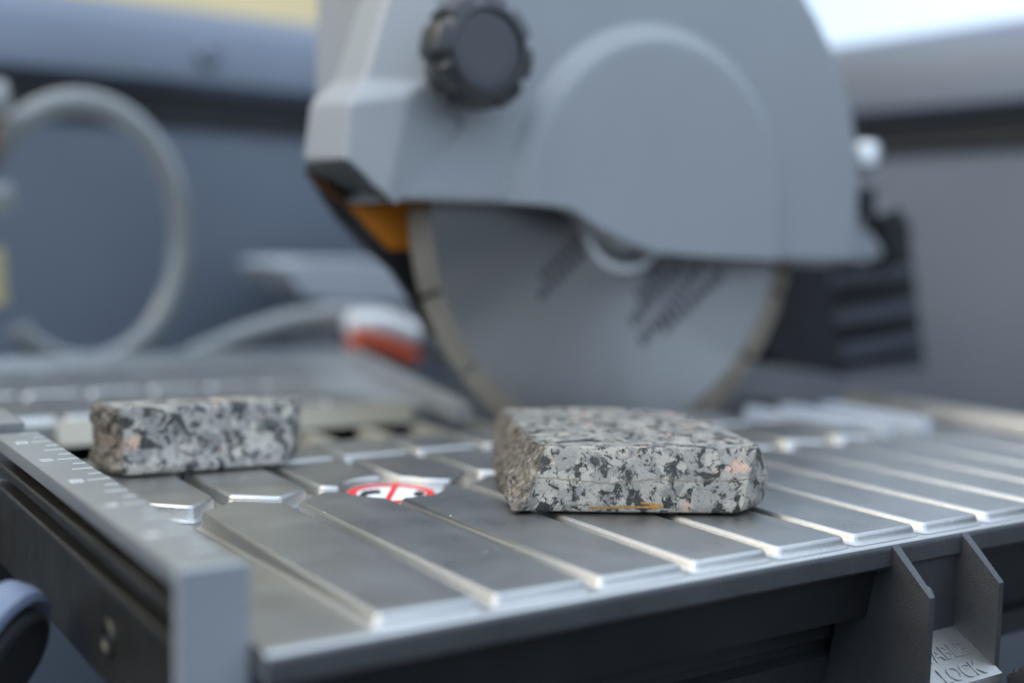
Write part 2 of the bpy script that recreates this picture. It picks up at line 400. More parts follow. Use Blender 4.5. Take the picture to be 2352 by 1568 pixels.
# ------------------------------------------------------------------ rear saw table
rt = empty('rear_saw_table', (.27, .75, -.04), 'blurred rear half of the ribbed table behind the blade slot', 'saw table', 'ribbed saw table halves')
bm = bmesh.new()
M_rear = M_fence
pl = [(-.02, .646), (.350, .646), (.366, .640), (.4485, .905), (-.02, .905)]
prism(bm, [(x, y, -.0125) for x, y in pl], (0, 0, .0092)); bev(bm, .002, 2)
link('deck_plate', bm, M_fence, rt)
bm = bmesh.new(); prism(bm, [(.150, .634, -.012), (.150, .6455, -.0005), (.150, .648, -.0005), (.150, .648, -.014)], (.205, 0, 0)); bev(bm, .001)
link('slot_strip', bm, M_strip, rt)
bm = bmesh.new(); prism(bm, [(-.02, .897, -.0033), (-.02, .9055, -.0033), (-.02, .9055, .006), (-.02, .900, .006)], (.466, 0, 0)); bev(bm, .0015); link('back_border', bm, M_fence, rt)
bm = bmesh.new(); e0, e1 = Vector((.360, .575, 0)), Vector((.4485, .903, 0)); nn = Vector((-(e1 - e0).y, (e1 - e0).x, 0)).normalized()
q = [e0, e0 + nn * .012]; prism(bm, [e0 + Vector((0, 0, -.0033)), e0 + nn * .012 + Vector((0, 0, -.0033)), e0 + nn * .010 + Vector((0, 0, .004)), e0 + nn * .002 + Vector((0, 0, .006))], e1 - e0); bev(bm, .0012); link('side_border', bm, M_fence, rt)
def rrib(poly):
    poly = roundpoly(poly, .0012, 2); bmm = bmesh.new()
    loft(bmm, [[(p.x, p.y, z) for p in offset_poly(poly, o_)] for o_, z in ((.0032, -DZ + .0001), (.0018, -DZ + .0013), (.0008, -.0004), (0, 0))])
    return link('rib', bmm, M_deck, rt, smooth=60, wn=True)
for i in range(-5, 8):
    a = .16 + RP * i; b = a + RW
    if a < -.015: continue
    for u0, u1 in ((.660, .745), (.757, .890)):
        lim = .366 + (u0 - .640) * .31 - .018
        if b < lim: rrib([(a, u0), (b, u0), (b, u1), (a, u1)])
# bars across the blade slot
fr = empty('saw_stand', (.37, .40, -.62), 'dark metal stand with black beam under the saw table', 'stand')
for i in range(9):
    bm = bmesh.new(); v = .10 + i * .036; box(bm, (v, .5395, -.022), (v + .008, .632, -.0135)); bev(bm, .0012); link('slot_bar', bm, M_strip, fr)
bm = bmesh.new(); box(bm, (.08, .5395, -.05), (.70, .90, -.0235)); link('water_tray', bm, M_black, fr)
bm = bmesh.new(); prism(bm, [(.118, .300, -.0388), (.118, .305, -.0365), (.118, .325, -.0365), (.118, .330, -.0388), (.118, .330, -.062), (.118, .300, -.062), (.118, .300, -.052), (.118, .304, -.050), (.118, .304, -.047), (.118, .300, -.045)], (.60, 0, 0)); bev(bm, .0008); link('beam', bm, M_black, fr)
bm = bmesh.new(); box(bm, (.118, .70, -.10), (.70, .73, -.051)); link('beam', bm, M_black, fr)
for v, u in ((.128, .315), (.68, .315), (.128, .715), (.68, .715)):
    bm = bmesh.new(); box(bm, (v - .012, u - .012, -.62), (v + .012, u + .012, -.0625)); bev(bm, .002); link('leg', bm, M_black, fr)
# little black ribbed hand nut at the lower right corner
hn = empty('hand_nut', (.385, .252, -.06), 'small black ribbed hand nut below the lettered lock bracket', 'hand nut')
bm = bmesh.new(); c = Vector((.3905, .247, -.0585)); n = 60
rings = []
for h, k in ((0, .90), (.0015, 1), (.016, 1), (.018, .9)):
    rings.append([c + Vector((h, math.cos(a) * rr, math.sin(a) * rr)) for a, rr in [(2 * math.pi * i / n, k * (.0105 if i % 4 < 2 else .0096)) for i in range(n)]])
loft(bm, rings); link('grip', bm, M_knob, hn)
bm = bmesh.new(); lathe(bm, c + Vector((.0178, 0, 0)), (1, 0, 0), [(.004, 0), (.004, .03)], 16); link('bolt', bm, M_steel, hn)
bm = bmesh.new(); lathe(bm, c + Vector((-.018, 0, 0)), (1, 0, 0), [(.004, 0), (.004, .0178)], 16); link('shaft', bm, M_steel, hn)

# ------------------------------------------------------------------ ruler fence
fe = empty('ruler_fence', (.104, .39, -.03), 'grey aluminium ruler fence with white scale ticks on the table left edge', 'fence')
FV0, FV1, FU0, FU1, FT = .0951, .1124, .2875, .509, .0168
bm = bmesh.new()
pr = [(FV1, -.034), (FV1, FT - .001), (FV1 - .0006, FT - .0002), (FV1 - .0012, FT), (FV0 + .001, FT), (FV0 + .0002, FT - .0003), (FV0, FT - .001), (FV0, .0118), (FV0 + .0010, .0112), (FV0 + .0075, .0112), (FV0 + .0075, .0068), (FV0 + .0008, .0068), (FV0, .0062), (FV0, .0034), (FV0 + .001, .0028), (FV0 + .0058, .0028), (FV0 + .0058, -.0022), (FV0 + .0008, -.0022), (FV0, -.0030), (FV0, -.0052), (FV0 + .0012, -.0062), (FV0 + .0012, -.034)]
loft(bm, [[(v, u, z) for v, z in pr] for u in (FU0, FU1)])
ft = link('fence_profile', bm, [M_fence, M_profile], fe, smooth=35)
ft_me = ft.data
for p in ft_me.polygons:
    c = p.center + Vector((.104, .39, -.03))
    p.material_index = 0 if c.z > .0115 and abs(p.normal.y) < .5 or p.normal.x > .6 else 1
bm = bmesh.new(); box(bm, (FV0 - .0006, FU0 - .0035, -.036), (FV1 + .0002, FU0 - .0002, FT + .0003)); bev(bm, .0016, 3); link('end_cap', bm, M_cap, fe)
bm = bmesh.new(); k = 0; u = .5061
ticks = []
while u > .295:
    ph = k % 4
    ln = {2: .0071, 0: .0071, 1: .0042, 3: .0042}[ph]
    ticks.append((u, ln, ph == 2)); u -= .01012; k += 1
num = 12
for u, ln, lab in ticks:
    flat(bm, [(FV1 - .0011 - ln, u - .00032), (FV1 - .0011, u - .00032), (FV1 - .0011, u + .00032), (FV1 - .0011 - ln, u + .00032)], FT + .00002, .00012)
link('scale_ticks', bm, M_mark, fe, smooth=0)['kind'] = 'stuff'
for u, ln, lab in ticks:
    if lab:
        place_text(str(num), .0062, .00006, (FV0 + .0052, u, FT + .0001), (0, -1, 0), (1, 0, 0), 'scale_number', M_mark, fe); num -= 1
for z, uu in ((-.0192, .351),):
    bm = bmesh.new(); lathe(bm, (FV0 + .0013, uu, z), (-1, 0, 0), [(.0056, -.001), (.0060, .0003), (.0056, .0011), (.0044, .0012), (.0036, .0004), (.0034, -.001)], 28); link('bolt', bm, M_profile, fe)
# second fence piece lying beyond the ruler
f2 = empty('fence_stop', (.10, .55, 0), 'pale metal fence stop just beyond the ruler end at the left edge', 'fence stop')
bm = bmesh.new(); box(bm, (.070, .518, -.0030), (.1085, .56, .0195)); bev(bm, .003, 3); link('body', bm, M_fence, f2)
bm = bmesh.new(); lathe(bm, (.088, .54, .0193), (0, 0, 1), [(.006, 0), (.006, .004), (.004, .006)], 20); link('bolt', bm, M_steel, f2)

# round clamp knob in the blurred foreground, lower left
ck = empty('clamp_knob', (.07, .26, -.02), 'blurred round blue-grey clamp knob in the lower left foreground', 'knob')
kc = Vector(onv(10, 1500, .074)); kax = Vector((.62, -.62, -.30)).normalized()
bm = bmesh.new(); lathe(bm, kc, kax, [(.008, -.012), (.0175, -.011), (.0205, -.008), (.0212, -.003), (.0205, .0015), (.0185, .003), (.0160, .0015), (.006, .001)], 56); link('rim', bm, M_blue, ck)
bm = bmesh.new(); lathe(bm, kc, kax, [(.0150, .001), (.0150, .0045), (.0135, .0060), (.004, .0064)], 48); link('hub', bm, M_black, ck)
bm = bmesh.new(); lathe(bm, kc, kax * -1, [(.006, .010), (.006, .034), (.004, .036)], 24); link('stem', bm, M_black, ck)

# ------------------------------------------------------------------ saw head
HC = (.4561, .1157); UBL = .5667; BR = .1441; UG = .5387
sh = empty('masonry_saw', (.456, .565, -.03), 'pale grey blade guard with exposed round saw blade and black knob', 'saw')
# blade
def disc(y0, y1, prof_r, m, name, parent, n=128, inner=0):
    bmm = bmesh.new(); rr = prof_r
    rings = []
    pf = [(inner, y0), (rr, y0), (rr, y1), (inner, y1)]
    for r__, y in pf: rings.append([(HC[0] + r__ * math.cos(2 * math.pi * k / n), y, HC[1] + r__ * math.sin(2 * math.pi * k / n)) for k in range(n)])
    vs = loft(bmm, rings, True, False)
    for k in range(n): bmm.faces.new((vs[-1][k], vs[-1][(k + 1) % n], vs[0][(k + 1) % n], vs[0][k]))
    return link(name, bmm, m, parent, smooth=30)
bl = bpy.data.objects.new('blade', None)
bl = disc(UBL, UBL + .0014, BR - .0125, M_blade, 'blade', sh, inner=.012)
# place the blade's own origin on its axle so that the brushing runs round it
me = bl.data; sft = Vector((HC[0], UBL, HC[1])) - Vector(sh['_b'])
me.transform(Matrix.Translation(-sft)); bl.location = sft; bl['_b'] = (HC[0], UBL, HC[1])
nseg = 18
for s in range(nseg):
    bm = bmesh.new(); a0 = 2 * math.pi * s / nseg + .012; a1 = 2 * math.pi * (s + 1) / nseg - .012; k = 8
    pts = [(HC[0] + BR * math.cos(a0 + (a1 - a0) * i / k), UBL - .0006, HC[1] + BR * math.sin(a0 + (a1 - a0) * i / k)) for i in range(k + 1)]
    pts += [(HC[0] + (BR - .0128) * math.cos(a1 + (a0 - a1) * i / k), UBL - .0006, HC[1] + (BR - .0128) * math.sin(a1 + (a0 - a1) * i / k)) for i in range(k + 1)]
    prism(bm, pts, (0, .0026, 0)); link('rim_segment', bm, M_seg, bl, smooth=30)
# printed marks on the blade
def glyphs(poly_rows, w_):
    bmm = bmesh.new()
    for (x0, y0), (x1, y1), cnt in poly_rows:
        for i in range(cnt):
            t = (i + .15) / cnt; t2 = (i + .8) / cnt
            a = Vector(onu(x0 + (x1 - x0) * t, y0 + (y1 - y0) * t, UBL - .0004)); b = Vector(onu(x0 + (x1 - x0) * t2, y0 + (y1 - y0) * t2, UBL - .0004))
            dirn = (b - a).normalized(); nr = Vector((-dirn.z, 0, dirn.x)) * w_
            prism(bmm, [a - nr, b - nr * .6, b + nr, a + nr * .7], (0, .0003, 0))
    return bmm
bm = glyphs([((1660, 625), (1520, 760), 9), ((1610, 612), (1470, 790), 11), ((1565, 612), (1450, 745), 9), ((1520, 612), (1465, 690), 5)], .0042)
link('print_mark', bm, M_print, bl, smooth=0)
bm = glyphs([((1335, 545), (1240, 640), 7), ((1345, 575), (1235, 685), 8)], .0036); link('print_mark', bm, M_print, bl, smooth=0)
# arbor flange
bm = bmesh.new(); lathe(bm, (HC[0], UBL - .0008, HC[1]), (0, -1, 0), [(.0335, 0), (.0345, .001), (.0345, .003), (.032, .0042), (.027, .0042), (.026, .0034), (.022, .0034), (.021, .0052), (.012, .0056), (.0115, .013), (.004, .014)], 64)
link('arbor_flange', bm, M_steel, sh)
# guard body outline in the (v,z) plane
ol = [onu(895, 459, UG), onu(1190, 470, UG), onu(1288, 478, UG), onu(1330, 500, UG), onu(1365, 528, UG), onu(1410, 553, UG), onu(1480, 580, UG), onu(1600, 590, UG), onu(1790, 600, UG), onu(1900, 605, UG)]
ol = [(p[0], p[2]) for p in ol]
ol.append((.6275, .0893)); ol.append((.6305, .125))
for k in range(1, 22):
    a = R(6 + k * 6.2); ol.append((HC[0] + .1765 * math.cos(a), .118 + .1795 * math.sin(a)))
ol += [(.335, .262), (.318, .236)]
c0, c1, gg = onu(1010, 0, UG), onu(968, 190, UG), onu(1060, 285, UG)
ol += [(c0[0], c0[2]), (c1[0], c1[2]), (gg[0], gg[2])]
bm = bmesh.new()
ol = [Vector(p) for p in ol]
GB = .594
rings = []
for off, u in ((-.0045, UG), (-.0022, UG + .0006), (-.0008, UG + .0019), (0, UG + .0042)):
    pts = offset_poly(ol, off) if off else ol
    rings.append([(p.x, u, p.y) for p in pts])
vs = loft(bm, rings, True, False)
bm.faces.new(vs[0][::-1])
# hollow skirt: walls back to GB, open underneath around the blade
back = [bm.verts.new((p.x, GB, p.y)) for p in ol]; n = len(ol)
for i in range(n):
    if 0 <= i < 9: continue
    bm.faces.new((vs[-1][i], vs[-1][(i + 1) % n], back[(i + 1) % n], back[i]))
bm.faces.new(back)
gd = link('guard', bm, M_guard, sh, smooth=42, wn=True)
md = gd.modifiers.new('sol', 'SOLIDIFY'); md.thickness = .0024; md.offset = -1
# raised drum on the guard front
bm = bmesh.new()
def arch(r, zb, off=0):
    pts = [(HC[0] + r * math.cos(math.pi * k / 48), .1205 + r * math.sin(math.pi * k / 48)) for k in range(49)]
    return pts
def drum_ring(r, u):
    top = arch(r, 0)
    low = []
    left, right = HC[0] - r, HC[0] + r
    zl = .1180
    bot = [(left, zl), (.3905, .1163), (.4095, .1066), (.4280, .1001), (.4500, .0936), (.4890, .0917), (right, .0903)]
    return [(p[0], u, p[1]) for p in top] + [(p[0], u, p[1]) for p in bot]
loft(bm, [drum_ring(.1020, UG + .0003), drum_ring(.1014, UG - .0006), drum_ring(.0928, UG - .0080), drum_ring(.0914, UG - .0088), drum_ring(.0895, UG - .0091), drum_ring(.0880, UG - .0091)])
link('drum_cover', bm, M_guard, sh, smooth=50)
# angular nose at the left of the guard
P = {}
for k_, (x, y, u) in dict(a0=(893, -30, .556), a1=(830, 190, .556), b0=(838, -30, .590), b1=(768, 190, .590), c0=(1010, -30, UG + .001), c1=(966, 190, UG + .001), d1=(800, 232, .550), d2=(790, 372, .550), e1=(714, 235, .590), e2=(697, 372, .590), f1=(944, 214, .5365), g=(1062, 287, UG - .0002), h=(897, 459, UG + .0004), h2=(905, 459, .590)).items(): P[k_] = Vector(onu(x, y, u))
top = lambda p: p + (p - P['b1']) * 0
bm = bmesh.new(); V_ = {k_: bm.verts.new(p) for k_, p in P.items()}
A0 = bm.verts.new(P['a0'] + Vector((.022, -.004, .05))); B0 = bm.verts.new(P['b0'] + Vector((.022, 0, .05))); C0 = bm.verts.new(P['c0'] + Vector((.030, 0, .05)))
for q in (('b0', 'a0', 'a1', 'b1'), ('a0', 'c0', 'c1', 'a1'), ('b1', 'a1', 'd1', 'e1'), ('a1', 'c1', 'f1', 'd1'), ('e1', 'd1', 'd2', 'e2'), ('d1', 'f1', 'h', 'd2'), ('f1', 'g', 'h'), ('c1', 'g', 'f1'), ('e2', 'd2', 'h', 'h2')):
    bm.faces.new([V_[k_] for k_ in q])
bm.faces.new((B0, A0, V_['a0'], V_['b0'])); bm.faces.new((A0, C0, V_['c0'], V_['a0']))
bmesh.ops.recalc_face_normals(bm, faces=bm.faces[:])
bev(bm, .0035, 3, 12)
ns = link('guard_nose', bm, M_guard, sh, smooth=60, wn=True)
# black chin under the nose
bm = bmesh.new()
ch = [Vector(onu(x, y, u)) for x, y, u in ((795, 378, .548), (893, 462, UG + .004), (905, 464, .588), (800, 468, .588), (702, 385, .588))]
ch = [p - Vector((0, 0, .0012)) for p in ch]
prism(bm, ch, (0, 0, .004)); bev(bm, .001)
link('chin', bm, M_black, sh)
# rear plate with orange flank, seen left of the blade
UR = .5900
bm = bmesh.new(); pts = [onu(x, y, UR) for x, y in ((705, 392), (735, 440), (775, 500), (830, 562), (900, 622), (945, 690), (985, 770), (1030, 770), (1100, 600), (1100, 440), (900, 440), (800, 440))]
prism(bm, pts, (0, .004, 0)); link('rear_guard', bm, M_black, sh)
bm = bmesh.new(); pts = [onu(x, y, UR - .0012) for x, y in ((712, 398), (800, 455), (985, 455), (985, 585), (945, 575), (893, 572), (850, 528), (806, 480), (745, 430))]
prism(bm, pts, (0, .0010, 0)); link('orange_flank', bm, M_orange, sh)
# rear face of the casing on the far side of the blade and its support arm
bm = bmesh.new(); box(bm, (.30, .606, .14), (.60, .66, .30)); bev(bm, .008); link('motor_case', bm, M_guard, sh)
bm = bmesh.new(); px_ = onu(1330, 600, .95)[0]
prism(bm, [(px_, .935, -.60), (px_ + .06, .935, -.60), (px_ + .06, .97, -.60), (px_, .97, -.60)], (0, 0, .78))
prism(bm, [(.42, .655, .18), (.50, .655, .18), (.50, .655, .23), (.42, .655, .23)], Vector((px_ + .03, .96, -.1)) - Vector((.46, .655, 0)) + Vector((0, 0, .06))); link('support_arm', bm, M_black, sh)
# knob
kc = Vector(onu(1125, 116, UG - .030)); KR = .0284
bm = bmesh.new(); n = 96; rings = []
def kring(r, y, notch):
    out = []
    for i in range(n):
        a = 2 * math.pi * i / n + .12; ph = (i * 8 / n) % 1.0
        k_ = 1.0 if ph > .30 else 1.0 - notch * min(1., 2.2 * math.sin(math.pi * ph / .30))
        out.append(kc + Vector((math.cos(a) * r * k_, y, math.sin(a) * r * k_)))
    return out
rings = [kring(.0196, .0030, 0), kring(.0199, .0002, 0), kring(.0207, -.0008, 0), kring(.0216, 0, 0), kring(.0246, .0008, .09), kring(.0270, .0018, .13), kring(KR, .0045, .11), kring(KR * .99, .017, .10), kring(KR * .96, .0215, .08), kring(KR * .80, .024, 0), kring(KR * .62, .0295, 0)]
loft(bm, rings); kn = link('knob', bm, M_knob, sh, smooth=45, label='black lobed knob on the guard')
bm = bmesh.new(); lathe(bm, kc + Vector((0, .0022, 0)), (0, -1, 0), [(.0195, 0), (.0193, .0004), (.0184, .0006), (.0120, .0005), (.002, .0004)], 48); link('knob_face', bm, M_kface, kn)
# right side fittings
us = .600
def sidebox(pts, y, depth, m, name, parent, bw=.002):
    bmm = bmesh.new(); prism(bmm, [onu(a, b, y) for a, b in pts], (0, depth, 0)); bev(bmm, bw); return link(name, bmm, m, parent)
sidebox([(1950, 585), (1968, 530), (1995, 530), (2022, 566), (2028, 586), (1970, 603)], .600, .02, M_cap, 'side_flange', sh)
sidebox([(1970, 432), (2010, 432), (2012, 500), (1975, 500)], .60, .02, M_black, 'clip', sh)
sidebox([(2028, 492), (2062, 475), (2092, 520), (2092, 590), (2052, 606), (2035, 560)], .606, .02, M_black, 'clip', sh)
bp = onu(1988, 350, .60)
bm = bmesh.new(); lathe(bm, Vector(bp) + Vector((-.0, .0, -.012)), (0, 0, 1), [(.008, 0), (.0105, .002), (.0105, .014), (.009, .018), (.004, .0195)], 24); link('bolt', bm, M_steel, sh)
sidebox([(1966, 372), (2022, 372), (2026, 398), (1966, 402)], .602, .02, M_guard, 'bolt_seat', sh)
# black mount and ribbed motor end
sidebox([(1788, 604), (1900, 612), (1935, 840), (1905, 850), (1790, 840), (1762, 800)], .603, .05, M_black, 'motor_mount', sh, .004)
mh = sidebox([(1868, 612), (2095, 590), (2125, 845), (1945, 862)], .628, .10, M_black, 'motor_housing', sh, .003)
for (x0, y0, x1, y1, hh) in ((1862, 640, 2098, 612, 22), (1882, 722, 2108, 690, 28), (1912, 800, 2118, 765, 26), (1935, 850, 2124, 822, 14)):
    sidebox([(x0, y0), (x1, y1), (x1 + 4, y1 + hh), (x0 + 10, y0 + hh)], .618, .0105, M_fin, 'cooling_rib', mh, .002)

# ------------------------------------------------------------------ hoses and things behind
hl = empty('hose_loop', (.2416, .95, .09), 'thick pale grey hose bent into a round loop at the left', 'hose')
hc = Vector(onu(193, 535, .95)); path = []
for k in range(61):
    a = R(-135 + 330 * k / 60); path.append(hc + Vector((math.cos(a) * .0740, .03 * k / 60 - .015, math.sin(a) * .0985)))
bm = bmesh.new(); tube(bm, path, .0096, 18); link('tube', bm, M_hose, hl, smooth=60)
bm = bmesh.new(); tube(bm, [Vector(onu(-22, 570, .94)), Vector(onu(-14, 700, .94))], .010, 18); link('coupling', bm, M_yel, hl)
bm = bmesh.new(); lathe(bm, onu(-2, 455, .94), (0, -1, 0), [(.008, -.006), (.012, -.005), (.012, .003), (.006, .006)], 20); link('ferrule', bm, M_hose, hl)
bm = bmesh.new(); lathe(bm, onu(-25, 235, .94), (1, 0, 0), [(.012, -.02), (.016, -.018), (.016, .010), (.010, .013)], 24); link('nozzle', bm, M_hose, hl)
bm = bmesh.new(); lathe(bm, onu(-48, 320, .945), (0, 0, 1), [(.010, -.012), (.013, -.010), (.013, .012), (.010, .014)], 24); link('valve_body', bm, M_dred, hl)
fh = empty('flat_hose', (.45, .93, .0), 'pale curved hose arching low behind the rear table with red end', 'hose')
ctl = [(300, 905), (380, 850), (460, 812), (560, 772), (660, 742), (760, 728), (850, 730), (920, 745), (975, 775), (1040, 850)]
path = []
for i in range(len(ctl) - 1):
    for k in range(5):
        t = k / 5; path.append(Vector(onu(ctl[i][0] * (1 - t) + ctl[i + 1][0] * t, ctl[i][1] * (1 - t) + ctl[i + 1][1] * t, .935 + .0006 * i)))
bm = bmesh.new(); tube(bm, path, [.0085 + .003 * min(1, i / 25) for i in range(len(path))], 18); link('tube', bm, M_hose, fh, smooth=60)
bm = bmesh.new(); tube(bm, [Vector(onu(808, 776, .913)), Vector(onu(870, 793, .912)), Vector(onu(950, 824, .912))], [.010, .0105, .009], 18); link('red_end', bm, M_redp, fh)
bm = bmesh.new(); tube(bm, [Vector(onu(800, 742, .918)), Vector(onu(880, 745, .916)), Vector(onu(955, 770, .914))], [.0095, .0112, .0100], 18); link('white_sleeve', bm, M_white, fh)
lp = empty('pale_tub', (.49, 1.0, .05), 'pale blue-grey blurred plastic tub at the left behind the blade', 'tub')
bm = bmesh.new(); tp = [onu(x, y, .99) for x, y in ((655, 610), (700, 600), (940, 603), (1000, 640), (1000, 700), (735, 690), (690, 672))]
prism(bm, tp, (0, .12, 0)); bev(bm, .004, 3); link('body', bm, M_pale, lp)
bm = bmesh.new(); box(bm, (.475, 1.0, -.62), (.565, 1.10, onu(900, 694, .99)[2] - .004)); link('pedestal', bm, M_wall, lp)

# ------------------------------------------------------------------ granite
def granite_mat(name, seed, rust=.0, arrow=False):
    m = bpy.data.materials.new(name); m.use_nodes = True; n = m.node_tree; L = n.links.new; b = n.nodes['Principled BSDF']
    tc = n.nodes.new('ShaderNodeTexCoord'); mp = n.nodes.new('ShaderNodeMapping'); mp.inputs['Location'].default_value = (seed, seed * 2.3, seed * .7)
    L(tc.outputs['Object'], mp.inputs[0])
    def ns(sc, det=4, rg=.6, dis=0.):
        t = n.nodes.new('ShaderNodeTexNoise'); t.inputs['Scale'].default_value = sc; t.inputs['Detail'].default_value = det; t.inputs['Roughness'].default_value = rg; t.inputs['Distortion'].default_value = dis
        L(mp.outputs[0], t.inputs['Vector']); return t.outputs[0]
    def ramp(src, stops):
        r = n.nodes.new('ShaderNodeValToRGB'); cr = r.color_ramp
        while len(cr.elements) < len(stops): cr.elements.new(.5)
        for e, (p, c) in zip(cr.elements, stops): e.position = p; e.color = (*c, 1) if len(c) == 3 else c
        L(src, r.inputs[0]); return r.outputs[0]
    def mix(f, a, b_, mode='MIX'):
        x = n.nodes.new('ShaderNodeMix'); x.data_type = 'RGBA'; x.blend_type = mode
        if isinstance(f, float): x.inputs[0].default_value = f
        else: L(f, x.inputs[0])
        for s, q in ((6, a), (7, b_)):
            if isinstance(q, tuple): x.inputs[s].default_value = (*q, 1)
            else: L(q, x.inputs[s])
        return x.outputs[2]
    vor = n.nodes.new('ShaderNodeTexVoronoi'); vor.inputs['Scale'].default_value = 170
    dn = n.nodes.new('ShaderNodeTexNoise'); dn.inputs['Scale'].default_value = 260; dn.inputs['Detail'].default_value = 3; L(mp.outputs[0], dn.inputs['Vector'])
    vm = n.nodes.new('ShaderNodeVectorMath'); vm.operation = 'MULTIPLY_ADD'; vm.inputs[1].default_value = (.006, .006, .006); L(dn.outputs[1], vm.inputs[0]); L(mp.outputs[0], vm.inputs[2]); L(vm.outputs[0], vor.inputs['Vector'])
    sep = n.nodes.new('ShaderNodeSeparateColor'); L(vor.outputs['Color'], sep.inputs[0])
    grey = ramp(sep.outputs[0], [(0, (.19, .185, .17)), (.4, (.29, .277, .25)), (.75, (.40, .372, .315)), (1, (.24, .235, .22))])
    pinkf = ramp(ns(75, 3, .5), [(.60, (0, 0, 0)), (.66, (.8, .8, .8))])
    cellp = ramp(sep.outputs[1], [(.45, (0, 0, 0)), (.5, (1, 1, 1))])
    pk = n.nodes.new('ShaderNodeMath'); pk.operation = 'MULTIPLY'; L(pinkf, pk.inputs[0]); L(cellp, pk.inputs[1])
    c = mix(pk.outputs[0], grey, (.62, .38, .27))
    fine = ns(1400, 3, .7); c = mix(.32, c, ramp(fine, [(.3, (.25, .25, .25)), (.7, (.9, .9, .88))]), 'OVERLAY')
    dk = ramp(ns(170, 9, .72, .5), [(.456, (1, 1, 1)), (.470, (0, 0, 0))])
    dk2 = ramp(ns(420, 5, .7, .4), [(.385, (1, 1, 1)), (.405, (0, 0, 0))])
    mxm = n.nodes.new('ShaderNodeMath'); mxm.operation = 'MAXIMUM'; L(dk, mxm.inputs[0]); L(dk2, mxm.inputs[1])
    darkc = ramp(ns(700, 3), [(.35, (.012, .013, .011)), (.65, (.045, .045, .038))])
    c = mix(mxm.outputs[0], c, darkc)
    # broken, weathered side carries brown dust: stored on the mesh as 'rough_side'
    at = n.nodes.new('ShaderNodeAttribute'); at.attribute_name = 'rough_side'
    dirt = ramp(ns(480, 5, .7), [(.38, (.018, .016, .013)), (.49, (.075, .062, .046)), (.60, (.20, .165, .12)), (.72, (.30, .16, .08) if rust else (.34, .30, .24))])
    fm = n.nodes.new('ShaderNodeMath'); fm.operation = 'MULTIPLY'; fm.inputs[1].default_value = .8; L(at.outputs['Fac'], fm.inputs[0])
    c = mix(fm.outputs[0], c, dirt)
    if arrow:   # a thin brown crack running along the front
        sx = n.nodes.new('ShaderNodeSeparateXYZ'); L(tc.outputs['Object'], sx.inputs[0])
        wob = ns(60, 4, .6)
        ma = n.nodes.new('ShaderNodeMath'); ma.operation = 'MULTIPLY_ADD'; ma.inputs[1].default_value = .0055; ma.inputs[2].default_value = .0098; L(wob, ma.inputs[0])
        sb = n.nodes.new('ShaderNodeMath'); sb.operation = 'SUBTRACT'; L(sx.outputs[2], sb.inputs[0]); L(ma.outputs[0], sb.inputs[1])
        ab = n.nodes.new('ShaderNodeMath'); ab.operation = 'ABSOLUTE'; L(sb.outputs[0], ab.inputs[0])
        lt = n.nodes.new('ShaderNodeMapRange'); lt.inputs[1].default_value = .00012; lt.inputs[2].default_value = .00042; lt.inputs[3].default_value = .7; lt.inputs[4].default_value = 0; L(ab.outputs[0], lt.inputs[0])
        c = mix(lt.outputs[0], c, (.17, .125, .07))
    L(c, b.inputs['Base Color'])
    b.inputs['Roughness'].default_value = .42; b.inputs['Specular IOR Level'].default_value = .5
    bp = n.nodes.new('ShaderNodeBump'); bp.inputs['Strength'].default_value = .35; bp.inputs['Distance'].default_value = .0006
    hm = n.nodes.new('ShaderNodeMath'); hm.operation = 'MULTIPLY_ADD'; hm.inputs[1].default_value = -.5; L(mxm.outputs[0], hm.inputs[0]); L(fine, hm.inputs[2])
    L(hm.outputs[0], bp.inputs['Height']); L(bp.outputs[0], b.inputs['Normal'])
    return m

